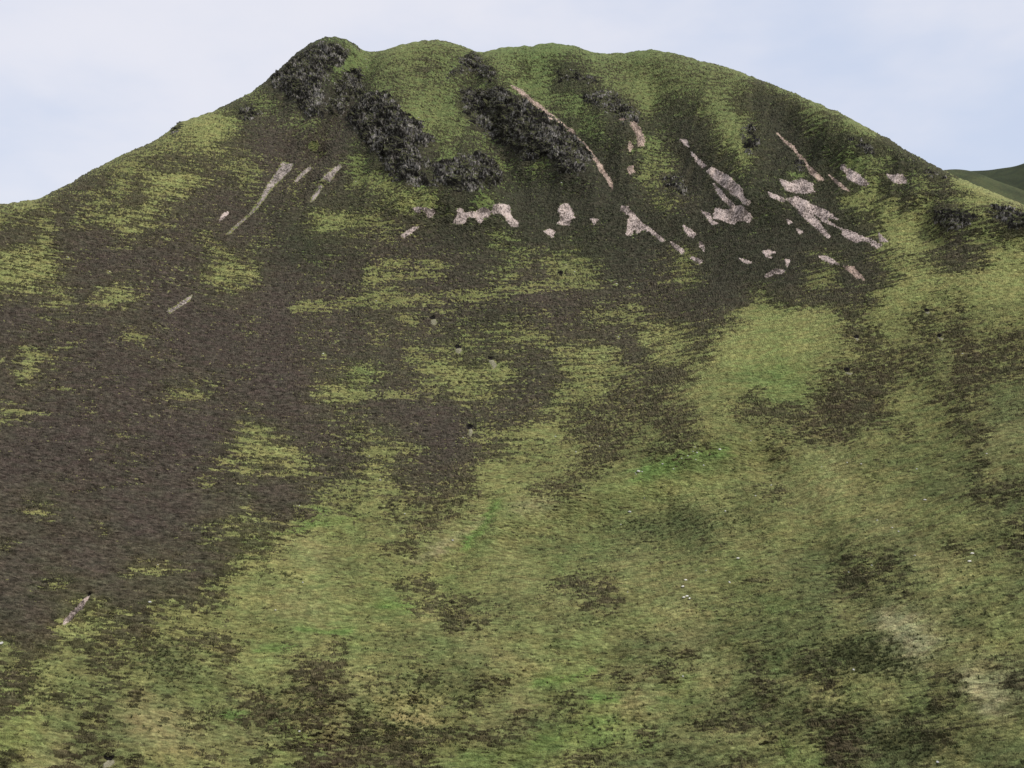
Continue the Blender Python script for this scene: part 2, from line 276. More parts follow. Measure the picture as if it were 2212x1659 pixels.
# ------------------------------------------------------------------ outlines of scree and crags as they lie on the slope
def P(s):
    a = [float(t) for t in s.replace(',', ' ').split()]; return list(zip(a[::2], a[1::2]))
SCREE = [
 (P("610,350 634,354 628,368 604,391 585,411 573,428 552,455 522,481 497,505 490,506 505,490 536,464 554,443 567,420 580,396 597,371"), "longest pinkish scree streak on the left flank below the big left crag"),
 (P("735,356 739,360 724,375 716,390 710,395 705,388 692,391 703,378 718,365"), "short broad scree patch just left of the dark main crag foot"),
 (P("690,398 698,401 691,415 681,430 670,438 675,424 685,410"), "narrow scree tail below the patch left of the main crag"),
 (P("670,359 673,363 656,378 641,393 636,392 650,374"), "thin faint scree thread between the two left flank scree streaks"),
 (P("484,462 493,460 483,472 475,475"), "tiny scree fleck left of the longest left flank streak"),
 (P("416,636 411,648 392,661 368,677 360,673 380,660 396,648"), "isolated slanting scree scar alone in brown heather on the far left"),
 (P("193,1290 176,1314 161,1328 150,1342 139,1344 152,1328 170,1310 186,1293"), "slanting pale stone streak below the dark hollow at lower left"),
 (P("913,448 928,449 938,456 936,467 925,470 922,460 914,456"), "small ragged scree patch left of the W shaped scree"),
 (P("894,452 909,451 904,459"), "tiny scree fleck at the left end of the scree row"),
 (P("904,491 888,503 873,512 867,509 880,499 893,492"), "small slanting scree strip below the left end of the scree row"),
 (P("988,451 998,452 1003,461 1015,460 1028,456 1043,450 1053,451 1060,462 1055,469 1043,472 1039,481 1033,480 1028,469 1015,469 1008,472 1003,482 988,485 978,482 983,472 988,462"), "W shaped grey scree patch under the main crag"),
 (P("1068,445 1080,441 1100,446 1102,462 1108,474 1120,482 1118,489 1108,490 1098,482 1092,468 1080,460 1068,461 1062,460"), "hook shaped scree patch touching the right end of the W shaped scree"),
 (P("1214,440 1226,441 1233,452 1241,469 1231,475 1230,487 1216,486 1205,482 1211,475 1210,460 1206,454"), "upright blocky scree patch standing alone in dark heather mid slope"),
 (P("1176,500 1188,496 1198,502 1193,512 1186,508"), "small scree patch just below left of the upright blocky scree"),
 (P("1277,474 1291,475 1284,483"), "tiny scree patch just right of the upright blocky scree"),
 (P("1341,446 1356,447 1366,460 1376,470 1386,482 1406,495 1418,505 1438,520 1431,522 1413,510 1403,499 1386,497 1376,505 1373,497 1366,497 1368,505 1361,510 1352,506 1356,492 1356,477 1361,467 1348,460 1342,452"), "forked scree patch with a long tail slanting down right"),
 (P("1476,488 1488,494 1503,506 1497,514 1486,508 1477,496"), "lozenge shaped scree patch right of the forked scree tail"),
 (P("1450,524 1462,531 1476,543 1472,546 1458,535"), "broken thread of stones beyond the forked scree tail"),
 (P("1511,523 1516,525 1522,537 1520,543 1511,532"), "tiny scree sliver below the lozenge shaped scree"),
 (P("1495,557 1517,564 1512,567"), "lowest tiny scree sliver below the forked scree"),
 (P("1106,185 1131,199 1146,213 1168,229 1188,246 1213,266 1237,283 1247,297 1267,314 1283,336 1293,350 1299,357 1307,372 1317,385 1323,397 1323,409 1316,400 1309,385 1295,370 1289,352 1278,341 1260,326 1240,306 1225,291 1205,273 1185,253 1165,234 1142,216 1120,198"), "long straight tan scree chute down the right edge of the middle crag"),
 (P("1356,243 1377,249 1372,260 1377,272 1384,282 1392,302 1389,315 1379,315 1376,295 1370,281 1361,270 1365,258"), "crooked tan scree chute between green patches right of the straight chute"),
 (P("1331,246 1346,249 1357,258 1340,261"), "small tan scree fleck beside the top of the crooked chute"),
 (P("1360,305 1367,317 1361,327 1357,320"), "small tan scree drop below the crooked chute"),
 (P("1358,359 1367,358 1368,370 1361,376 1355,367"), "lowest small tan scree drop under the crooked chute"),
 (P("1494,330 1509,344 1524,359 1518,362 1504,348"), "thin scree thread leading into the big right hand scree fan"),
 (P("1469,301 1482,304 1488,317 1480,313"), "small scree fleck high above the big right hand scree fan"),
 (P("1528,372 1538,362 1556,372 1576,382 1588,395 1601,407 1605,415 1606,425 1622,437 1616,444 1606,440 1598,430 1581,420 1570,408 1556,398 1540,385 1533,378"), "broad speckled upper part of the right hand scree fan"),
 (P("1542,397 1557,411 1569,427 1584,440 1589,448 1577,446 1562,432 1549,415"), "narrow scree channel joining the upper and lower right hand scree fans"),
 (P("1546,451 1576,455 1581,447 1603,445 1613,457 1625,469 1618,481 1606,477 1591,476 1586,484 1573,481 1556,474 1541,472 1543,460"), "wide spread out lower scree fan with ragged left side"),
 (P("1515,456 1531,461 1542,481 1552,483 1540,486 1526,470"), "ragged scree fringe left of the wide lower scree fan"),
 (P("1699,430 1719,425 1742,435 1759,445 1784,455 1809,474 1792,472 1784,470 1794,480 1809,492 1834,500 1859,510 1884,520 1904,531 1894,534 1879,525 1862,520 1849,525 1834,517 1819,507 1819,497 1799,487 1779,480 1769,469 1759,462 1754,464 1767,477 1777,490 1784,502 1793,511 1790,516 1777,506 1764,493 1744,478 1729,462 1717,447"), "largest scree tongue on the right split into two long legs"),
 (P("1899,505 1915,520 1901,522"), "small scree fleck beside the tip of the largest scree tongue"),
 (P("1684,388 1706,395 1719,390 1734,388 1754,398 1757,414 1735,418 1715,416 1697,410"), "pinkish scree patch just above the largest scree tongue"),
 (P("1659,415 1681,424 1698,431 1690,436 1664,425"), "small scree arm joining the top left of the largest scree tongue"),
 (P("1678,288 1693,302 1715,317 1720,328 1735,342 1748,359 1765,374 1779,389 1767,390 1748,371 1738,354 1726,339 1711,321 1693,306"), "thin tan scree chute on the upper right flank"),
 (P("1819,357 1839,369 1859,382 1875,398 1869,401 1849,396 1831,386 1828,375 1818,365"), "pinkish scree patch right of the thin upper right chute"),
 (P("1791,379 1805,389 1833,413 1818,406"), "hairline scree thread between two upper right scree patches"),
 (P("1917,377 1934,380 1949,377 1960,395 1944,397 1926,390"), "faint rightmost scree patch near the right ridge"),
 (P("1822,577 1844,579 1858,593 1866,603 1852,602 1836,588"), "tan scree strip at the edge of the bright right hand slope"),
 (P("1770,555 1784,554 1800,563 1810,572 1794,569"), "thin scree curve just above left of the tan scree strip"),
 (P("1652,598 1667,586 1679,582 1695,585 1688,592 1672,591 1660,599"), "small curved grey stone patch low in the right hand heather"),
 (P("1696,561 1706,563 1700,578"), "tiny scree fleck right above the small curved stone patch"),
 (P("1648,543 1659,542 1675,546 1661,550 1668,557 1655,555"), "small split scree patch above the small curved stone patch"),
 (P("1599,560 1622,567 1614,570"), "tiny pale scree sliver left of the small split scree patch"),
 (P("1700,475 1711,482 1704,484"), "tiny scree fleck left of the largest scree tongue's legs"),
 (P("1721,496 1733,502 1726,504"), "second tiny scree fleck below left of the largest scree tongue"),
]
CRAGS = [
 (P("576,180 600,158 622,138 650,118 690,92 735,96 752,112 748,130 722,150 704,178 704,205 690,232 706,256 668,256 640,232 615,205 590,190"), 9, "dark crag face on the left shoulder of the summit"),
 (P("712,205 728,170 748,148 775,145 792,172 786,205 762,226 742,250 712,258 698,236"), 8, "right hand buttress of the summit crag beside the grassy gully"),
 (P("745,255 768,228 800,202 838,200 854,222 876,248 908,262 922,290 942,306 902,330 935,352 905,372 960,395 905,404 858,390 832,368 808,330 783,300 764,280"), 11, "biggest dark crag in the middle of the upper face"),
 (P("930,356 985,340 1040,330 1066,344 1088,382 1080,402 1020,416 960,408 915,398 938,376"), 8, "low dark crag forming the right foot of the biggest crag"),
 (P("1000,118 1024,110 1052,130 1076,160 1064,184 1035,176 1010,160 960,168 975,150"), 5, "broken dark outcrop just below the second summit saddle"),
 (P("992,190 1040,196 1085,190 1140,222 1195,256 1248,300 1282,342 1258,374 1212,378 1182,342 1128,348 1100,322 1056,300 1018,268 1002,236"), 9, "middle crag with pale ribs beside the straight scree chute"),
 (P("1198,152 1236,148 1262,160 1300,168 1290,182 1240,178 1205,180"), 4, "small dark outcrop high under the third summit"),
 (P("1246,196 1310,190 1352,216 1385,244 1392,262 1345,270 1310,240 1268,226"), 4, "dark broken outcrop above the crooked tan chute"),
 (P("1604,272 1628,268 1644,300 1640,330 1612,334 1598,300"), 5, "small pale speckled crag on the upper right face"),
 (P("1428,382 1470,374 1496,398 1484,424 1440,420"), 4, "low dark crag left of the right hand scree fan"),
 (P("1830,284 1862,300 1896,326 1888,342 1852,322 1828,300"), 4, "small ribbed crag near the right ridge"),
 (P("1944,334 1990,358 2050,384 2052,392 2010,388 1968,360"), 4, "dark rock step on the right ridge line"),
 (P("2020,458 2052,448 2090,458 2108,474 2088,486 2068,502 2034,500 2018,480"), 6, "left of the two dark crags at the right edge"),
 (P("2120,448 2160,446 2212,462 2250,474 2250,502 2196,506 2160,484"), 6, "right of the two dark crags at the right edge"),
 (P("508,232 546,224 566,240 552,266 516,262"), 4, "small dark outcrop on the left ridge shoulder"),
 (P("366,284 390,262 398,270 380,296"), 4, "dark rock knob on the left ridge line"),
 (P("748,84 770,92 788,108 776,110 752,98"), 3, "small rocky knob right of the summit on the skyline"),
 (P("1712,340 1742,346 1748,372 1720,376 1706,356"), 4, "dark speckled outcrop left of the thin upper right chute"),
]
def sdf(u, v, poly):                        # signed distance, positive inside
    d = seg_dist(u, v, poly + [poly[0]]); ins = np.zeros(np.shape(u), bool)
    for (x0, y0), (x1, y1) in zip(poly, poly[1:] + [poly[0]]):
        if y0 == y1: continue
        ins ^= ((y0 > v) != (y1 > v)) & (u < (x1 - x0) * (v - y0) / (y1 - y0) + x0)
    return np.where(ins, d, -d)
def bbox(poly, m):
    a = np.array(poly); return a[:, 0].min() - m, a[:, 0].max() + m, a[:, 1].min() - m, a[:, 1].max() + m

BOULDERS = []                               # filled below: (u, v, size m, label, group)
def bl(s, size, label, group=None):
    for (u, v) in P(s): BOULDERS.append((u, v, size * random.uniform(.8, 1.25), label, group))
bl("1431,1003 1472,991 1486,986 1503,994 1520,1006 1455,1014", .75, "white boulder lying on the bright green flush right of centre", "white boulders on the bright green flush")
bl("1497,976 1506,979 1501,967", .75, "white boulder in the trio along the top edge of the bright green flush", "trio of boulders above the green flush")
bl("1555,972", 1.1, "bright white boulder at the top right end of the green flush")
bl("1379,1020", 2.2, "largest pale grey boulder just left of the bright green flush")
bl("1372,1022 1374,1025 1387,1020", .6, "small white stone lying against the largest pale grey boulder", "stones round the largest grey boulder")
bl("1200,944", 1.0, "white boulder on a small green patch right of the central dark hollow")
bl("1244,977", .9, "whitish boulder below right of the boulder on the small green patch")
bl("1295,965", .6, "small white stone in brown heather above the largest grey boulder")
bl("1360,1107", .95, "flat grey boulder on olive grass below the largest grey boulder")
bl("1341,1134", .55, "small white stone below left of the flat grey boulder")
bl("1392,1077", .5, "small white stone above right of the flat grey boulder")
bl("1567,1105 1525,1233 1632,1072 1622,953", .6, "small pale stone scattered alone on the olive slope right of centre", "scattered stones right of centre")
bl("1666,1049", .8, "white stone at the upper left end of the dark diagonal heather patch on the right")
bl("1775,1009 1830,1000 1860,1003", .65, "small pale stone in the row of three on the yellowish right hand slope", "row of three stones on the right")
bl("1980,1014", .7, "pale stone in the grass right of the row of three stones")
bl("1998,1081", .9, "bright white boulder on the yellow grass of the far right slope")
bl("1895,1125 1927,1141 1941,1149", .6, "small white stone in the descending line of three on the right slope", "descending line of three stones on the right")
bl("1883,1222 1833,1237 1976,1201", .65, "small white stone among the dark rushes on the right", "stones among the dark rushes")
bl("2131,981", .6, "tiny pale stone near the right edge at mid height")
bl("1000,946", .85, "white stone just below left of the central dark hollow with pale spoil")
bl("821,1038", .85, "white boulder on the yellow grass left of centre")
bl("798,986", .6, "small white stone above the boulder left of centre")
bl("647,1093", .6, "small white stone at the foot of the dark heather bed left of centre")
bl("874,1111", .7, "white stone on the bright green spot with a thin dark track")
bl("978,1168", .7, "white stone beside the curving pale bank near centre")
bl("324,1302", .8, "white boulder right of the dark hollow at lower left")
bl("341,1221", .55, "small pale stone on the grass edge above the lower left boulder")
bl("3,1391", 1.0, "pale boulder at the extreme left edge")
bl("647,1581", .55, "single white stone in the reddish heather near the bottom")
bl("595,1319 654,1259", .55, "small pale stone on the olive slope at lower left of centre", "two stones lower left of centre")
bl("1356,1280", .5, "small white stone right of the dark oval heather patch low in the picture")
bl("1475,1462", .5, "single white stone in the lowest part of the slope right of centre")
bl("1576,1259", .9, "pale boulder right of the flock of sheep")
bl("2025,1648", .8, "pale boulder at the bottom edge on the right")
bl("1844,1448", .6, "small pale stone below the dark rushes at lower right")
bl("813,651", 1.2, "white boulder on the bright green strip in the left middle heather")
bl("698,765", .9, "whitish stone alone in the brown heather left of centre")
bl("769,393", 1.1, "white stone in dark heather below the biggest crag")
bl("904,255", 1.3, "white rock on the grass right beside the biggest crag")
bl("867,104 790,129 792,146", 1.2, "pale rock on the grass saddle between the first two summits", "rocks on the first summit saddle")
bl("1320,607 1332,614 1360,620", .9, "white stone in the short line across the dark heather mid slope", "line of stones in the dark heather")
bl("1336,729", .9, "white stone at the top edge of a grass patch right of centre")
bl("1223,573 1241,588", .9, "pale stone on the bright green patch in the mid slope heather", "stones on the mid slope green patch")
bl("147,557 237,588", 1.0, "white stone in the brown heather of the upper left flank", "two stones on the upper left flank")
bl("1213,396", 1.4, "white rock in dark heather below the middle crag")
bl("2079,765", .9, "white stone on the reddish brown patch at far right")
SHEEP = [(1481,1256,1.75,"highest sheep of the scattered five grazing right of centre low on the slope"),(1475,1270,1.4,"lone sheep between the highest sheep and the close trio"),
 (1477,1293.5,1.65,"left sheep of the close trio on the lower slope"),(1484,1291,1.6,"middle and uppermost sheep of the close trio on the lower slope"),
 (1489.5,1296,.5,"right sheep of the close trio turned towards the viewer"),(1594,1209,2.0,"single sheep with dark legs right above the scattered five"),
 (2100,1199,1.5,"upper sheep of the pair near the right edge"),(2094,1216,1.7,"lower sheep of the pair near the right edge")]
SPOIL = [P("931,692 940,690 944,697 940,702 932,700"), P("984,754 994,752 998,757 992,764 984,761"), P("1056,778 1066,778 1074,790 1066,796 1058,784"),
 P("1012,929 1019,926 1021,934 1017,943 1011,940 1013,934"), None, None, P("1846,731 1856,732 1852,736"), P("2026,729 2038,731 2034,736"), P("1998,674 2008,675 2004,679"), P("1826,805 1842,806 1836,811"), P("222,1652 232,1645 246,1643 248,1650 236,1656 224,1659")]

# ------------------------------------------------------------------ materials
def mat(name):
    m = bpy.data.materials.new(name); m.use_nodes = True
    nt = m.node_tree; b = nt.nodes['Principled BSDF']; b.inputs['Roughness'].default_value = 0.95
    b.inputs['Specular IOR Level'].default_value = 0.12
    return m, nt, b
def noise(nt, vec, scale, detail=3, rough=.6, sc=(1,1,1)):
    mp = nd(nt, 'ShaderNodeMapping'); mp.inputs['Scale'].default_value = sc; nt.links.new(vec, mp.inputs['Vector'])
    n = nd(nt, 'ShaderNodeTexNoise'); n.inputs['Scale'].default_value = scale; n.inputs['Detail'].default_value = detail; n.inputs['Roughness'].default_value = rough
    nt.links.new(mp.outputs[0], n.inputs['Vector']); return n.outputs['Fac']
def rng_map(nt, val, a, b, c, d):
    n = nd(nt, 'ShaderNodeMapRange'); n.inputs['From Min'].default_value = a; n.inputs['From Max'].default_value = b; n.inputs['To Min'].default_value = c; n.inputs['To Max'].default_value = d
    nt.links.new(val, n.inputs['Value']); return n.outputs[0]
def mul_col(nt, col, fac):
    n = nd(nt, 'ShaderNodeVectorMath', operation='SCALE'); nt.links.new(col, n.inputs[0]); nt.links.new(fac, n.inputs['Scale']); return n.outputs[0]
def mixc(nt, fac, c1, c2):
    n = nd(nt, 'ShaderNodeMixRGB')
    if fac is not None: nt.links.new(fac, n.inputs[0])
    for i, c in ((1, c1), (2, c2)):
        if isinstance(c, tuple): n.inputs[i].default_value = (*c, 1)
        else: nt.links.new(c, n.inputs[i])
    return n.outputs[0]
def cover_mat(name, attr, lo, hi, tints):
    m, nt, b = mat(name)
    at = nd(nt, 'ShaderNodeAttribute', attribute_name=attr); tc = nd(nt, 'ShaderNodeTexCoord').outputs['Object']
    f1 = noise(nt, tc, 0.45, 4, .7, (.6, 1.9, 1.9)); f2 = noise(nt, tc, 0.11, 3, .6, (1, 2, 2)); f3 = noise(nt, tc, 1.5, 2, .6, (.6, 1.5, 1.5))
    k = rng_map(nt, f1, .3, .7, lo, hi); k2 = rng_map(nt, f3, .25, .75, .75, 1.3)  # stretched noise adds to the tussock-shade strokes painted into the colour
    mm = nd(nt, 'ShaderNodeMath', operation='MULTIPLY'); nt.links.new(k, mm.inputs[0]); nt.links.new(k2, mm.inputs[1])
    t = mixc(nt, rng_map(nt, f2, .35, .65, 0, 1), tints[0], tints[1])
    v = nd(nt, 'ShaderNodeVectorMath', operation='MULTIPLY'); nt.links.new(at.outputs['Color'], v.inputs[0]); nt.links.new(t, v.inputs[1])
    nt.links.new(mul_col(nt, v.outputs[0], mm.outputs[0]), b.inputs['Base Color'])
    return m
GRASS_GAIN, HEATH_GAIN = 0.80, 0.68
M_TURF = cover_mat("rough_grass", "cover_colour", .44, 1.62, ((1.02, 1.0, .92), (.90, 1.05, .92)))
M_HEATH = cover_mat("heather_mat", "cover_colour", .30, 1.80, ((1.06, .98, .98), (.94, 1.0, .92)))
def stone_mat(name, c_lo, c_hi, scale, a, b_, veg=None, warm=None):
    m, nt, b = mat(name); tc = nd(nt, 'ShaderNodeTexCoord').outputs['Object']
    f1 = noise(nt, tc, scale, 5, .68, (1.25, 1, .55)); f2 = noise(nt, tc, scale * .12, 3, .6)
    s = nd(nt, 'ShaderNodeMath', operation='ADD'); nt.links.new(f1, s.inputs[0]); nt.links.new(rng_map(nt, f2, .3, .7, -.14, .14), s.inputs[1])
    c = mixc(nt, rng_map(nt, s.outputs[0], a, b_, 0, 1), c_lo, c_hi)
    if warm: c = mixc(nt, rng_map(nt, f2, .4, .62, 0, 1), c, warm)
    if veg:
        g = nd(nt, 'ShaderNodeNewGeometry'); sx = nd(nt, 'ShaderNodeSeparateXYZ'); nt.links.new(g.outputs['True Normal'], sx.inputs[0])
        f3 = noise(nt, tc, .35, 4, .7, (1, 1.5, 1.5))
        ad = nd(nt, 'ShaderNodeMath', operation='ADD'); nt.links.new(sx.outputs['Z'], ad.inputs[0]); nt.links.new(rng_map(nt, f3, .3, .7, -.38, .38), ad.inputs[1])
        vc = mixc(nt, rng_map(nt, f3, .42, .62, 0, 1), veg[0], veg[1])
        c = mixc(nt, rng_map(nt, ad.outputs[0], .42, .56, 0, 1), c, vc)
    nt.links.new(c, b.inputs['Base Color']); return m
M_CRAG = stone_mat("dark_crag_rock", (.028, .025, .021), (.40, .365, .33), .50, .50, .72, veg=((.036, .031, .020), (.085, .095, .036)))
M_SCREE = stone_mat("pinkish_scree", (.105, .084, .072), (.62, .51, .45), .62, .38, .60)
M_SCREE2 = stone_mat("tan_scree", (.12, .088, .070), (.55, .42, .335), .62, .38, .60)
M_OLD = stone_mat("weathered_scree", (.085, .072, .060), (.44, .375, .33), .62, .38, .62)
M_BOULDER = stone_mat("pale_boulder", (.36, .345, .31), (.66, .64, .59), 1.5, .3, .65)
M_LINING = stone_mat("bare_black_peat", (.006, .005, .005), (.016, .013, .012), .8, .3, .7)  # near-black colour laid over each hollow
M_SPOIL = stone_mat("pale_spoil", (.15, .14, .085), (.36, .335, .235), 1.2, .3, .7)
m, nt, b = mat("white_fleece"); tc = nd(nt, 'ShaderNodeTexCoord').outputs['Object']
nt.links.new(mixc(nt, rng_map(nt, noise(nt, tc, 14, 4, .7), .3, .7, 0, 1), (.62, .58, .50), (.86, .83, .76)), b.inputs['Base Color']); M_FLEECE = m
m, nt, b = mat("dark_sheep_skin"); tc = nd(nt, 'ShaderNodeTexCoord').outputs['Object']
nt.links.new(mixc(nt, rng_map(nt, noise(nt, tc, 9, 3, .6), .3, .7, 0, 1), (.025, .022, .020), (.07, .06, .055)), b.inputs['Base Color']); M_SKIN = m

# ------------------------------------------------------------------ mesh builders
def grid_mesh(name, V, keep=None, material=None, colour=None, extra=None, smooth=False):
    n, k = V.shape[:2]
    idx = np.arange(n * k).reshape(n, k)
    F = np.stack([idx[:-1, :-1], idx[1:, :-1], idx[1:, 1:], idx[:-1, 1:]], -1).reshape(-1, 4)
    if keep is not None:
        q = keep[:-1, :-1] | keep[1:, :-1] | keep[1:, 1:] | keep[:-1, 1:]; F = F[q.reshape(-1)]
    Vf = V.reshape(-1, 3); Cf = None if colour is None else colour.reshape(-1, 3)
    used = np.zeros(len(Vf), bool); used[F.reshape(-1)] = True
    remap = np.cumsum(used) - 1; F = remap[F]; Vf = Vf[used]
    if Cf is not None: Cf = Cf[used]
    me = bpy.data.meshes.new(name)
    me.vertices.add(len(Vf)); me.vertices.foreach_set('co', Vf.astype(np.float32).reshape(-1))
    me.loops.add(F.size); me.loops.foreach_set('vertex_index', F.astype(np.int32).reshape(-1))
    me.polygons.add(len(F)); me.polygons.foreach_set('loop_start', np.arange(0, F.size, 4, dtype=np.int32))
    me.update(calc_edges=True)
    if Cf is not None:
        at = me.attributes.new('cover_colour', 'FLOAT_COLOR', 'POINT')
        at.data.foreach_set('color', np.concatenate([Cf, np.ones((len(Cf), 1))], 1).astype(np.float32).reshape(-1))
    me.polygons.foreach_set('use_smooth', np.full(len(F), smooth))
    if material: me.materials.append(material)
    o = bpy.data.objects.new(name, me); C.objects.link(o); return o
def tag(o, label=None, cat=None, group=None, kind=None):
    if label: o['label'] = label
    if cat: o['category'] = cat
    if group: o['group'] = group
    if kind: o['kind'] = kind
    return o

def lower_zone(u, v):                       # the grassy lower slope, below the main heather
    edge = np.interp(u, [0, 250, 480, 700, 1000, 1200, 1500, 1650, 2000, 2212], [1370, 1330, 1235, 1110, 985, 885, 760, 690, 640, 600])
    return sstep(-60, 120, v - edge)
def chart_fix(c, u, v):
    L = lower_zone(u, v); broken = (1 - L) * sstep(330, 420, v) * (1 - sstep(1450, 1750, u))
    return np.maximum(c, .28 * broken) - L * (.20 + .10 * sstep(.4, .7, c))
# ------------------------------------------------------------------ hillside sheet
us = np.concatenate([np.linspace(-1900, -390, 60), np.linspace(-380, -8, 46), np.arange(-4, 2217, 1.6), np.linspace(2222, 2600, 46), np.linspace(2612, 4100, 60)])
NV = 1010
t = np.linspace(0, 1, NV)
sv = sky_v(us)
U = np.repeat(us[None], NV, 0); Vv = sv[None] + (1712 - sv[None]) * t[:, None]
G = ground(U, Vv); N = normals(G); A, B = ab(G)
WU = U + 12 * fbm(A / 40, B / 16, 2, 21) + 30 * fbm(A / 45, B / 3.2, 3, 26) + 15 * fbm(A / 7, B / 2.5, 3, 24); WV = Vv + 11 * fbm(A / 40, B / 16, 2, 31) + 10 * fbm(A / 8, B / 3, 3, 34)       # ragged cover borders
cover = chart(CH, WU, WV); tcol = chart(CT, WU, WV); hcol = chart(CHC, WU, WV)
for pts, w, s in STRIPS:
    x0, x1, y0, y1 = bbox(pts, 30); k = (U > x0) & (U < x1) & (Vv > y0) & (Vv < y1)
    d = seg_dist(WU[k] * .4 + U[k] * .6, WV[k] * .4 + Vv[k] * .6, pts); cover[k] -= .75 * s * np.exp(-(d / w) ** 2)
tongue = sstep(1010, 1080, WV) * (1 - sstep(560, 740, WU)) * (1 - lower_zone(WU, WV))
cover = chart_fix(cover, U, Vv) + .30 * tongue; low = lower_zone(WU, WV)
hcol = hcol * (1 - .45 * low[..., None]) + tcol * .66 * .45 * low[..., None]
bare = np.zeros_like(U)
for poly in [p for p, _ in SCREE] + [p for p in SPOIL if p]:
    x0, x1, y0, y1 = bbox(poly, 12); k = (U > x0) & (U < x1) & (Vv > y0) & (Vv < y1)
    d = sdf(U[k], Vv[k], poly); bare[k] = np.maximum(bare[k], sstep(-3.5, 2, d))
for (u, v, s, *_r) in BOULDERS + [(a[0], a[1], 1.1) for a in SHEEP] + [(a[0], a[1] + 1, 1.1) for a in PITS]:
    k = (abs(U - u) < 14) & (abs(Vv - v) < 14); bare[k] = np.maximum(bare[k], .8 * np.exp(-((U[k] - u) / 5) ** 2 - ((Vv[k] - v) / 4) ** 2))
upz = 1 - lower_zone(U, Vv)
nz = .28 * fbm(A / 34, B / 8, 2, 41) + (.50 - .30 * upz) * fbm(A / 11, B / 2.6, 2, 51) + .85 * upz * fbm(A / 24, B / 2.9, 3, 57) + .85 * fbm(A / 3.4, B / .95, 2, 61) + .25 * rng.normal(size=U.shape)
sdv = nz.std(); nu = uniform01(nz, sdv)
hh = np.clip((cover - nu) * 1.1, -.5, .40) - .9 * bare
bush = np.abs(perlin(A / 3.8, B / 1.1, 71)) * 1.35 + .50 * perlin(A / 1.7, B / .62, 72)
rnd = rng.normal(size=U.shape)
rscale = np.clip(np.linalg.norm(G - EYE, axis=-1) / 600, .45, 1.5)
tuss = (.42 * perlin(A / 3.0, B / 1.0, 81) + .25 * perlin(A / 1.6, B / .6, 82) + .08 * rnd) * (1 - .8 * bare) * (.6 + .6 * rscale) * (.35 + .65 * sstep(2, 22, Vv - sky_v(U)))
GT = G + N * tuss[..., None]
near = sstep(0, 30, Vv - sky_v(U))
# rough grass colour, varied in patches, with tussock shade painted in as dark strokes
gv = 1 + .15 * fbm(A / 6, B / 2.6, 3, 91) + .42 * fbm(A / 3.6, B / 1.0, 2, 92) + .09 * rng.normal(size=U.shape)
lush = sstep(.5, 1.6, fbm(A / 22, B / 8, 3, 95))[..., None] * .7
up = (.62 * (1 - sstep(230, 430, Vv)) * sstep(480, 620, U))[..., None]
tcol = tcol * (1 - up) + lin((103,110,73)) * up                 # the summit slopes are close-grazed green turf
for pts, w, c, k_ in TRODS:
    dd = seg_dist(WU * .6 + U * .4, WV * .6 + Vv * .4, pts); q = (.8 * k_ * np.exp(-(dd / (1.25 * w)) ** 2))[..., None]; tcol = tcol * (1 - q) + lin(c) * q
tc_ = tcol * (1 - lush) + tcol * np.array([.70, .93, .66]) * lush
mott = fbm(A / 38, B / 13, 3, 97)[..., None] * low[..., None]
tc_ = tc_ * np.clip(1 - .07 * low[..., None] + .17 * mott * np.array([1.15, 1.0, .9]), .5, 1.5)
TCOL = np.clip(tc_ * np.clip(gv, .25, 2.2)[..., None] * GRASS_GAIN, .004, .9)
hv = 1 + .15 * fbm(A / 5, B / 2.4, 3, 101) + .50 * fbm(A / 5.0, B / 1.05, 2, 102) + .13 * rng.normal(size=U.shape)  # heather tone at random, its strokes painting in shade between the tussocks
HCOL = np.clip(hcol * np.clip(hv, .25, 2.4)[..., None] * HEATH_GAIN, .004, .6)
# the sheet goes on: down to the valley bottom and up to the viewer's own slope, and over the crest behind
bot = GT[-1]; rb = np.linalg.norm(bot[:, :2], axis=1); dirs = bot[:, :2] / rb[:, None]
rows_near = []
for f in np.linspace(.985, .004, 46):
    r = rb * f; zl = EYE[2] - 1.75 - r * (.80 - .0 * f)
    zv = bot[:, 2] - (1 - f) * rb * .22
    rows_near.append(np.concatenate([dirs * r[:, None], np.maximum(np.minimum(zl + 6 * perlin(r / 60, us / 90, 5) * sstep(.02, .2, f), 1e9), zv - 12)[:, None]], 1))
crest = GT[0]; rc = np.linalg.norm(crest[:, :2], axis=1); dc = crest[:, :2] / rc[:, None]
rows_back = []
for k in np.linspace(0, 1, 40)[::-1][:-1]:
    dr = 4 + 700 * k ** 1.6; z = crest[:, 2] - .10 * dr - .0009 * dr ** 2 * .9 + 0
    z = np.maximum(z - .35 * np.clip(dr - 120, 0, None), -8)
    rows_back.append(np.concatenate([dc * (rc + dr)[:, None], z[:, None]], 1))
ALL = np.concatenate([np.stack(rows_back), GT, np.stack(rows_near)])
ACOL = np.concatenate([np.repeat(TCOL[:1], len(rows_back), 0), TCOL, np.repeat(TCOL[-1:], len(rows_near), 0)])
tag(grid_mesh("hillside", ALL, None, M_TURF, ACOL), kind='structure')
HP = G + N * (hh + (bush * (.55 + .5 * rscale) + .06 * rnd) * sstep(-.15, .25, hh) * (.35 + .65 * sstep(2, 22, Vv - sky_v(U))))[..., None]
tag(grid_mesh("heather", HP, hh > -.06, M_HEATH, HCOL), "dark brown and olive heather covering the hillside in ragged beds", "heather", kind='stuff')

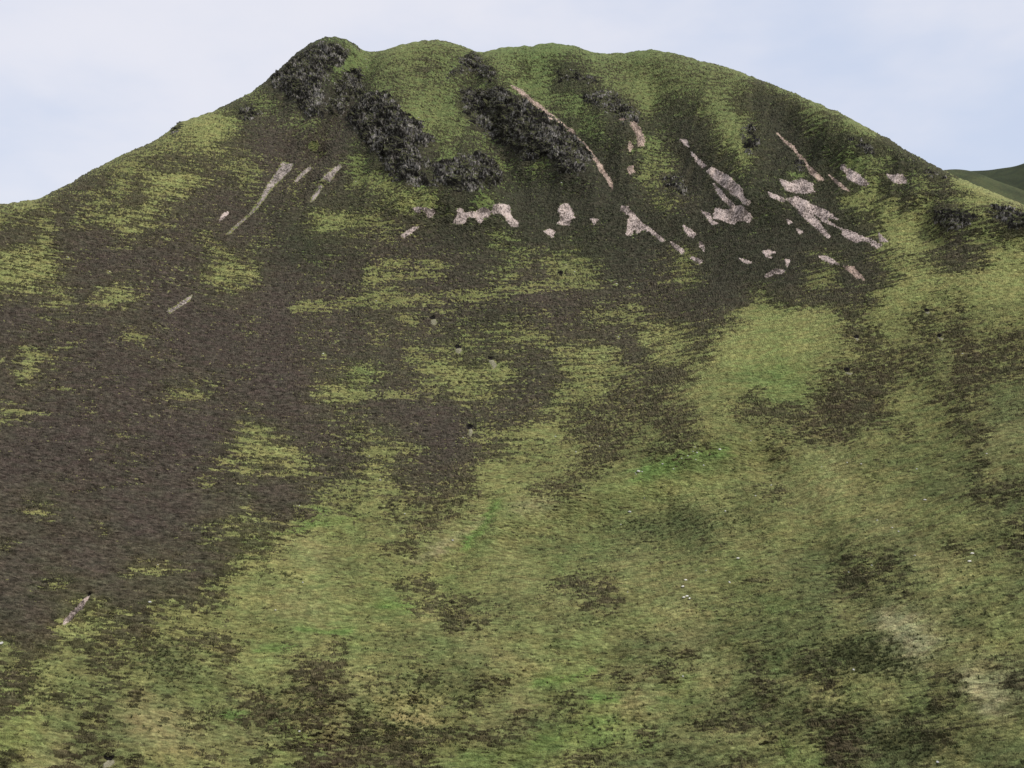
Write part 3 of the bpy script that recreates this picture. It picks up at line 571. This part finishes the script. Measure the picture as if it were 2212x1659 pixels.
# ------------------------------------------------------------------ scree runs
def patch_grid(poly, m, step):
    x0, x1, y0, y1 = bbox(poly, m)
    uu = np.linspace(x0, x1, max(6, int((x1 - x0) / step))); vv = np.linspace(y0, y1, max(6, int((y1 - y0) / step)))
    u, v = np.meshgrid(uu, vv); u = u; v = np.maximum(v, sky_v(u) - 0.0)
    g = ground(u, v); return u, v, g, normals(g)
TAN = {20, 21, 22, 23, 24, 35, 37, 39, 5}
for i, (poly, lab) in enumerate(SCREE):
    u, v, g, n = patch_grid(poly, 5, .85); a, b_ = ab(g)
    d = sdf(u, v, poly); size = d.max()
    k_ = min(4.5, .75 * size + .3)
    d = d + k_ * (.60 * fbm(a / 8, b_ / 5, 2, 7) + .60 * fbm(a / 2.6, b_ / 1.3, 2, 8)) + (.4 if size < 3.5 else -.9)
    if size > 4: d = d - 7 * sstep(.75, 1.25, fbm(a / 5.5, b_ / 2.6, 3, 4))               # islands of heather left standing
    if i in (0, 1, 2, 3, 5): d = d - 1.7 - 3.0 * sstep(.3, 1.1, fbm(a / 3.0, b_ / 2.2, 2, 5))      # old, half grown-over streaks
    h = np.clip(d * .13, -.6, .22) + .16 * perlin(a / 1.6, b_ / 1.2, 3) + .15 * rng.normal(size=u.shape)
    old = i in (0, 1, 2, 3, 5); loose = sstep(-6, -1, d) * (d < 1) * (.45 if old else 1); h = h + loose * (.32 + .38 * np.clip(rng.normal(size=u.shape) - .2, 0, 1.6)) * (d < .5)
    o = grid_mesh("scree_patch", g + n * (h + .12)[..., None], (d > -4.5) & (h > -.32), M_OLD if old else M_SCREE2 if i in TAN else M_SCREE)
    tag(o, lab, "scree", "bare scree patches on the upper face")

# ------------------------------------------------------------------ crags
for i, (poly, amp, lab) in enumerate(CRAGS):
    u, v, g, n = patch_grid(poly, 12, 1.15); a, b_ = ab(g)
    d = sdf(u + 5 * fbm(a / 14, b_ / 12, 3, 13), v + 5 * fbm(a / 14, b_ / 12, 3, 17), poly)
    d = d + 8 * fbm(a / 9, b_ / 6, 3, 19)
    body = sstep(-4, 14, d)
    sh = a + .35 * b_ + 2.0 * fbm(a / 10, b_ / 10, 2, 22)              # ribs run down the slope, a little askew
    ribs = 1 - np.abs(perlin(sh / 7.5, b_ / 30, 23)) * 2.2; ribs2 = 1 - np.abs(perlin(sh / 2.6, b_ / 11, 24)) * 2.2
    saw = (b_ / 7.5 + .9 * fbm(a / 12, b_ / 12, 2, 27)) % 1.0          # stepped ledges
    h = body * (amp * .30 + amp * .22 * ribs + amp * .10 * (1 - saw) ** 1.5 + (.6 + .17 * amp) * facets(sh / 8.5, b_ / 13, i + 1) + .95 * facets(sh / 3.6, b_ / 5.2, i + 40) +   .22 * facets(sh / 1.7, b_ / 2.3, i + 80)) + body * .05 * rng.normal(size=u.shape)
    soft = fbm(a / 15, b_ / 6, 4, 37, .75) - .25 * sstep(8, 25, d)      # heather and turf ledges break the rock
    h = h * np.clip(1.05 - .9 * sstep(-.1, .45, soft), .05, 1) - 2.4 * sstep(0, .5, soft) - 1.6 * (1 - sstep(-7, 0, d))
    tag(grid_mesh("rock_crag", g + n * h[..., None], h > -.5, M_CRAG), lab, "crag", "rock crags on the upper face")

# ------------------------------------------------------------------ dark hollows with pale spoil below
HOLLOW = ["black peat hollow with a pale spoil patch, highest of the row near the centre line", "black peat hollow above a rounded cream spoil patch left of centre", "smaller black hollow with a yellowish spoil trail right of the cream one",
 "black hollow with a pinkish white spoil trail at the very centre", "tiny dark hollow above the long bright green strip", "black hollow at the head of the slanting stone streak at lower left",
 "small dark hollow on the left of the right hand grass slope", "small dark hollow near the far right reddish patch", "faint dark hollow high on the bright right hand slope", "dark slit hollow below the bright green right hand slope", "dark hollow over a pale bank at the bottom left"]
for i, (pu, pv, pr, dep) in enumerate(PITS):
    root = bpy.data.objects.new("peat_hollow", None); C.objects.link(root)
    root.location = ground(pu, pv)[0]; tag(root, HOLLOW[i], "hollow", "dark hollows in the slope")
    poly = [(pu + pr * 1.15 * math.cos(q) * (1 + .25 * math.sin(3 * q + i)), pv - 1 + pr * .72 * math.sin(q)) for q in np.linspace(0, 6.2, 16)[:-1]]
    for nm, pl, mt, lift in (("peat_bank", poly, M_LINING, .45), ("spoil", SPOIL[i], M_SPOIL, .30)):
        if not pl: continue
        u, v, g, n = patch_grid(pl, 4, .7); a, b_ = ab(g)
        d = sdf(u, v, pl) + 1.0 * fbm(a / 1.8, b_ / 1.2, 2, 5) - (.7 if nm == 'spoil' else -.3)
        h = np.clip(d * .25, -.6, .15) + lift + .08 * rng.normal(size=u.shape)
        o = grid_mesh(nm, g + n * h[..., None] - np.array(root.location), d > -.8, mt); o.parent = root

# ------------------------------------------------------------------ rushes and bracken clumps in the damp dark hollows of the lower slope
RUSH = [(1840,1410,50,22,420),(1900,1430,50,20,260),(360,1425,55,28,300),(1400,1140,70,30,260),(1560,1110,60,30,160),(900,1490,60,40,260),(620,1530,80,30,300),(860,1580,50,24,260),(1960,1600,60,30,300),
 (1340,1580,90,24,160),(1860,1240,50,40,160),(60,1470,60,30,200),(1700,1450,110,50,200),(1100,1450,200,80,160),(1500,1500,300,110,160),(400,1500,300,110,200),(2100,1300,50,90,160),(1790,1580,70,40,240),(620,1245,14,8,30),(1120,1080,60,20,60)]
ru = np.concatenate([rng.normal(c[0], c[2], c[4]) for c in RUSH]); rv = np.concatenate([rng.normal(c[1], c[3], c[4]) for c in RUSH])
k = (ru > -60) & (ru < 2270) & (rv < 1700) & (rv > 900); ru, rv = ru[k], rv[k]; rp = ground(ru, rv); nb = 11; nt_ = len(ru)
ha = rng.uniform(0, 2 * np.pi, (nt_, nb)); ro = rng.uniform(.02, .35, (nt_, nb)); hgt = rng.uniform(.40, .85, (nt_, 1)) * rng.uniform(.6, 1.1, (nt_, nb))
ca, sa = np.cos(ha), np.sin(ha); bx = rp[:, None, 0] + ca * ro; by = rp[:, None, 1] + sa * ro; bz = rp[:, None, 2] + 0 * ha
wd = .10; lean = rng.uniform(.1, .55, (nt_, nb))
V3 = np.stack([np.stack([bx - sa * wd, by + ca * wd, bz - .15], -1), np.stack([bx + sa * wd, by - ca * wd, bz - .15], -1), np.stack([bx + sa * wd * .8 + ca * lean * .5, by - ca * wd * .8 + sa * lean * .5, bz + hgt * .65], -1), np.stack([bx - sa * .02 + ca * lean, by + ca * .02 + sa * lean, bz + hgt], -1)], 2).reshape(-1, 2, 2, 3)
me = bpy.data.meshes.new("rushes"); vv_ = V3.reshape(-1, 3)
me.vertices.add(len(vv_)); me.vertices.foreach_set('co', vv_.astype(np.float32).reshape(-1)); fi = np.arange(len(vv_), dtype=np.int32)
me.loops.add(len(vv_)); me.loops.foreach_set('vertex_index', fi); me.polygons.add(len(vv_) // 4); me.polygons.foreach_set('loop_start', np.arange(0, len(vv_), 4, dtype=np.int32)); me.update(calc_edges=True)
m, nt, b = mat("dark_rushes"); tc = nd(nt, 'ShaderNodeTexCoord').outputs['Object']
nt.links.new(mixc(nt, rng_map(nt, noise(nt, tc, .35, 3, .6), .3, .7, 0, 1), (.050, .060, .028), (.12, .125, .055)), b.inputs['Base Color']); me.materials.append(m)
o = bpy.data.objects.new("rushes", me); C.objects.link(o); tag(o, "dark green rush and bracken clumps in damp spots of the lower slope", "rushes", kind='stuff')

# ------------------------------------------------------------------ boulders
def boulder_mesh(seed):
    r = random.Random(seed); bm = bmesh.new(); bmesh.ops.create_icosphere(bm, subdivisions=2, radius=.5)
    pl = [(Vector((r.uniform(-1, 1), r.uniform(-1, 1), r.uniform(-.4, 1))).normalized(), r.uniform(.30, .44)) for _ in range(7)]
    for v in bm.verts:
        for nrm, dd in pl:
            e = v.co.dot(nrm) - dd
            if e > 0: v.co -= nrm * e
        v.co += Vector((r.uniform(-1, 1), r.uniform(-1, 1), r.uniform(-1, 1))) * .018
        v.co.z *= .72
    me = bpy.data.meshes.new("boulder"); bm.to_mesh(me); bm.free(); me.materials.append(M_BOULDER); return me
bmeshes = [boulder_mesh(s) for s in range(6)]
bpts = ground(np.array([b_[0] for b_ in BOULDERS]), np.array([b_[1] for b_ in BOULDERS]))
for i, (u, v, s, lab, grp) in enumerate(BOULDERS):
    o = bpy.data.objects.new("boulder", bmeshes[i % 6]); C.objects.link(o)
    s *= 1.1
    o.location = bpts[i] + np.array([0, 0, .22 * s + .12]); o.rotation_euler = (random.uniform(-.2, .2), random.uniform(-.2, .2), random.uniform(0, 6.28))
    o.scale = (s * random.uniform(1.0, 1.4), s, s * random.uniform(.8, 1.05))
    tag(o, lab, "boulder", grp or "pale boulders on the slope")

# ------------------------------------------------------------------ sheep
def skin_body(name, pts, edges, material, sub=2):
    me = bpy.data.meshes.new(name); me.from_pydata([p[:3] for p in pts], edges, []); me.update()
    o = bpy.data.objects.new(name, me); C.objects.link(o)
    mod = o.modifiers.new("skin", 'SKIN'); mod.use_smooth_shade = True
    if not me.skin_vertices: me.attributes  # layer is made with the modifier
    lay = me.skin_vertices[0].data
    for i, p in enumerate(pts): lay[i].radius = (p[3], p[4] if len(p) > 4 else p[3]); lay[i].use_root = (i == 0)
    s = o.modifiers.new("sub", 'SUBSURF'); s.levels = sub; s.render_levels = sub
    dg = bpy.context.evaluated_depsgraph_get(); ev = bpy.data.meshes.new_from_object(o.evaluated_get(dg))
    bpy.data.objects.remove(o); ev.name = name; ev.materials.clear(); ev.materials.append(material)
    ob = bpy.data.objects.new(name, ev); C.objects.link(ob); return ob
def make_sheep():
    pts = [(0, 0, .58, .15), (.30, 0, .60, .15), (.48, 0, .60, .10), (.60, 0, .50, .075), (.70, 0, .34, .085), (.82, 0, .20, .05),      # spine, neck, grazing head
           (-.30, 0, .60, .15), (-.48, 0, .60, .08), (-.54, 0, .44, .035)]                                                          # rump, tail
    ed = [(0, 1), (1, 2), (2, 3), (3, 4), (4, 5), (0, 6), (6, 7), (7, 8)]
    for sgn in (-1, 1):
        k = len(pts); pts += [(.30, .13 * sgn, .48, .075), (.31, .14 * sgn, .26, .042), (.30, .14 * sgn, .06, .032), (.33, .14 * sgn, .01, .04)]; ed += [(1, k), (k, k + 1), (k + 1, k + 2), (k + 2, k + 3)]
        k = len(pts); pts += [(-.34, .13 * sgn, .48, .09), (-.42, .14 * sgn, .27, .045), (-.38, .14 * sgn, .06, .034), (-.35, .14 * sgn, .01, .04)]; ed += [(6, k), (k, k + 1), (k + 1, k + 2), (k + 2, k + 3)]
        k = len(pts); pts += [(.64, .13 * sgn, .40, .03), (.63, .19 * sgn, .37, .018)]; ed += [(4, k), (k, k + 1)]
    body = skin_body("sheep", pts, ed, M_SKIN)
    bm = bmesh.new(); bmesh.ops.create_icosphere(bm, subdivisions=4, radius=1)
    r = random.Random(3)
    for v in bm.verts:
        x, y, z = v.co
        k = 1 - .18 * max(0, x) ** 2
        nzz = 1 + .05 * math.sin(9 * x + 3) * math.sin(11 * y + 1) * math.sin(10 * z) + r.uniform(-.02, .02)
        v.co = Vector((math.copysign(abs(x) ** .8, x) * .57 * nzz, y * .27 * k * nzz, z * .27 * k * nzz + .62 + .03 * x))
        if v.co.z < .46: v.co.z = .46 - (.46 - v.co.z) * .45
    me = bpy.data.meshes.new("fleece"); bm.to_mesh(me); bm.free(); me.materials.append(M_FLEECE)
    for p in me.polygons: p.use_smooth = True
    f = bpy.data.objects.new("fleece", me); C.objects.link(f); f.parent = body
    return body, f
sheep0, fleece0 = make_sheep()
spts = ground(np.array([s[0] for s in SHEEP]), np.array([s[1] for s in SHEEP]))
for i, (u, v, face, lab) in enumerate(SHEEP):
    if i == 0: o, f = sheep0, fleece0
    else:
        o = sheep0.copy(); C.objects.link(o); f = fleece0.copy(); C.objects.link(f); f.parent = o
    o.location = spts[i] + np.array([0, 0, -.02]); o.scale = (1.12, 1.12, 1.12)
    o.rotation_euler = (0, 0, {0: math.pi, 1: .3, 2: math.pi + .2, 3: 0.1, 4: -math.pi / 2 - .5, 5: -.2, 6: -.15, 7: -.1}[i])
    tag(o, lab, "sheep", "sheep grazing on the lower slope")

# ------------------------------------------------------------------ hills beyond the right ridge and the wide ground
def far_hill(name, pts, R, drop, col, seed):
    uu = np.linspace(pts[0][0], pts[-1][0], 260); cv = gsmooth(np.interp(uu, *zip(*pts)), 4)
    rows = []; cols = []
    for k in np.linspace(-.5, 1, 130):
        x, y, z = sight(uu, cv); q = R / np.sqrt(x * x + y * y)
        base = np.stack([x * q, y * q, EYE[2] + z * q], -1)
        d2 = base[:, :2] / np.linalg.norm(base[:, :2], axis=1)[:, None]
        rr = -k * drop * 1.9
        p = base.copy(); p[:, :2] += d2 * rr if k >= 0 else d2 * rr
        p[:, 2] -= drop * abs(k) ** 1.15 * (1 if k >= 0 else .6) + abs(k) * 26 * fbm(p[:, 0] / 110, p[:, 1] / 150, 3, seed)
        rows.append(p)
        f = .5 + .5 * np.tanh(2.2 * fbm(p[:, 0] / 55, p[:, 1] / 35, 4, seed + 3)); cols.append(lin(col[0]) * (1 - f[:, None]) + lin(col[1]) * f[:, None])
    tag(grid_mesh(name, np.stack(rows), None, M_TURF, np.stack(cols) * GRASS_GAIN), kind='structure')
far_hill("distant_hill", [(1700,420),(1950,385),(2060,372),(2099,369),(2122,368.5),(2146,367.5),(2156,363.5),(2190,361),(2205,356),(2216,351),(2270,330),(2400,300),(2600,320)], 2600, 420, ((54,58,45),(68,72,52)), 3)
far_hill("middle_ridge", [(1800,450),(1960,395),(2039,366.5),(2069,365),(2099,369),(2122,378),(2160,393),(2212,411),(2300,445),(2450,500)], 1750, 330, ((64,67,50),(84,86,60)), 9)
gx = np.linspace(-9000, 9000, 60); gy = np.linspace(-3000, 12000, 60); X, Y = np.meshgrid(gx, gy)
Z = np.full_like(X, -30.0) + 8 * perlin(X / 900, Y / 900, 3)
tag(grid_mesh("ground", np.stack([X, Y, Z], -1), None, M_TURF, np.full(X.shape + (3,), lin((112,118,72)))), kind='structure')
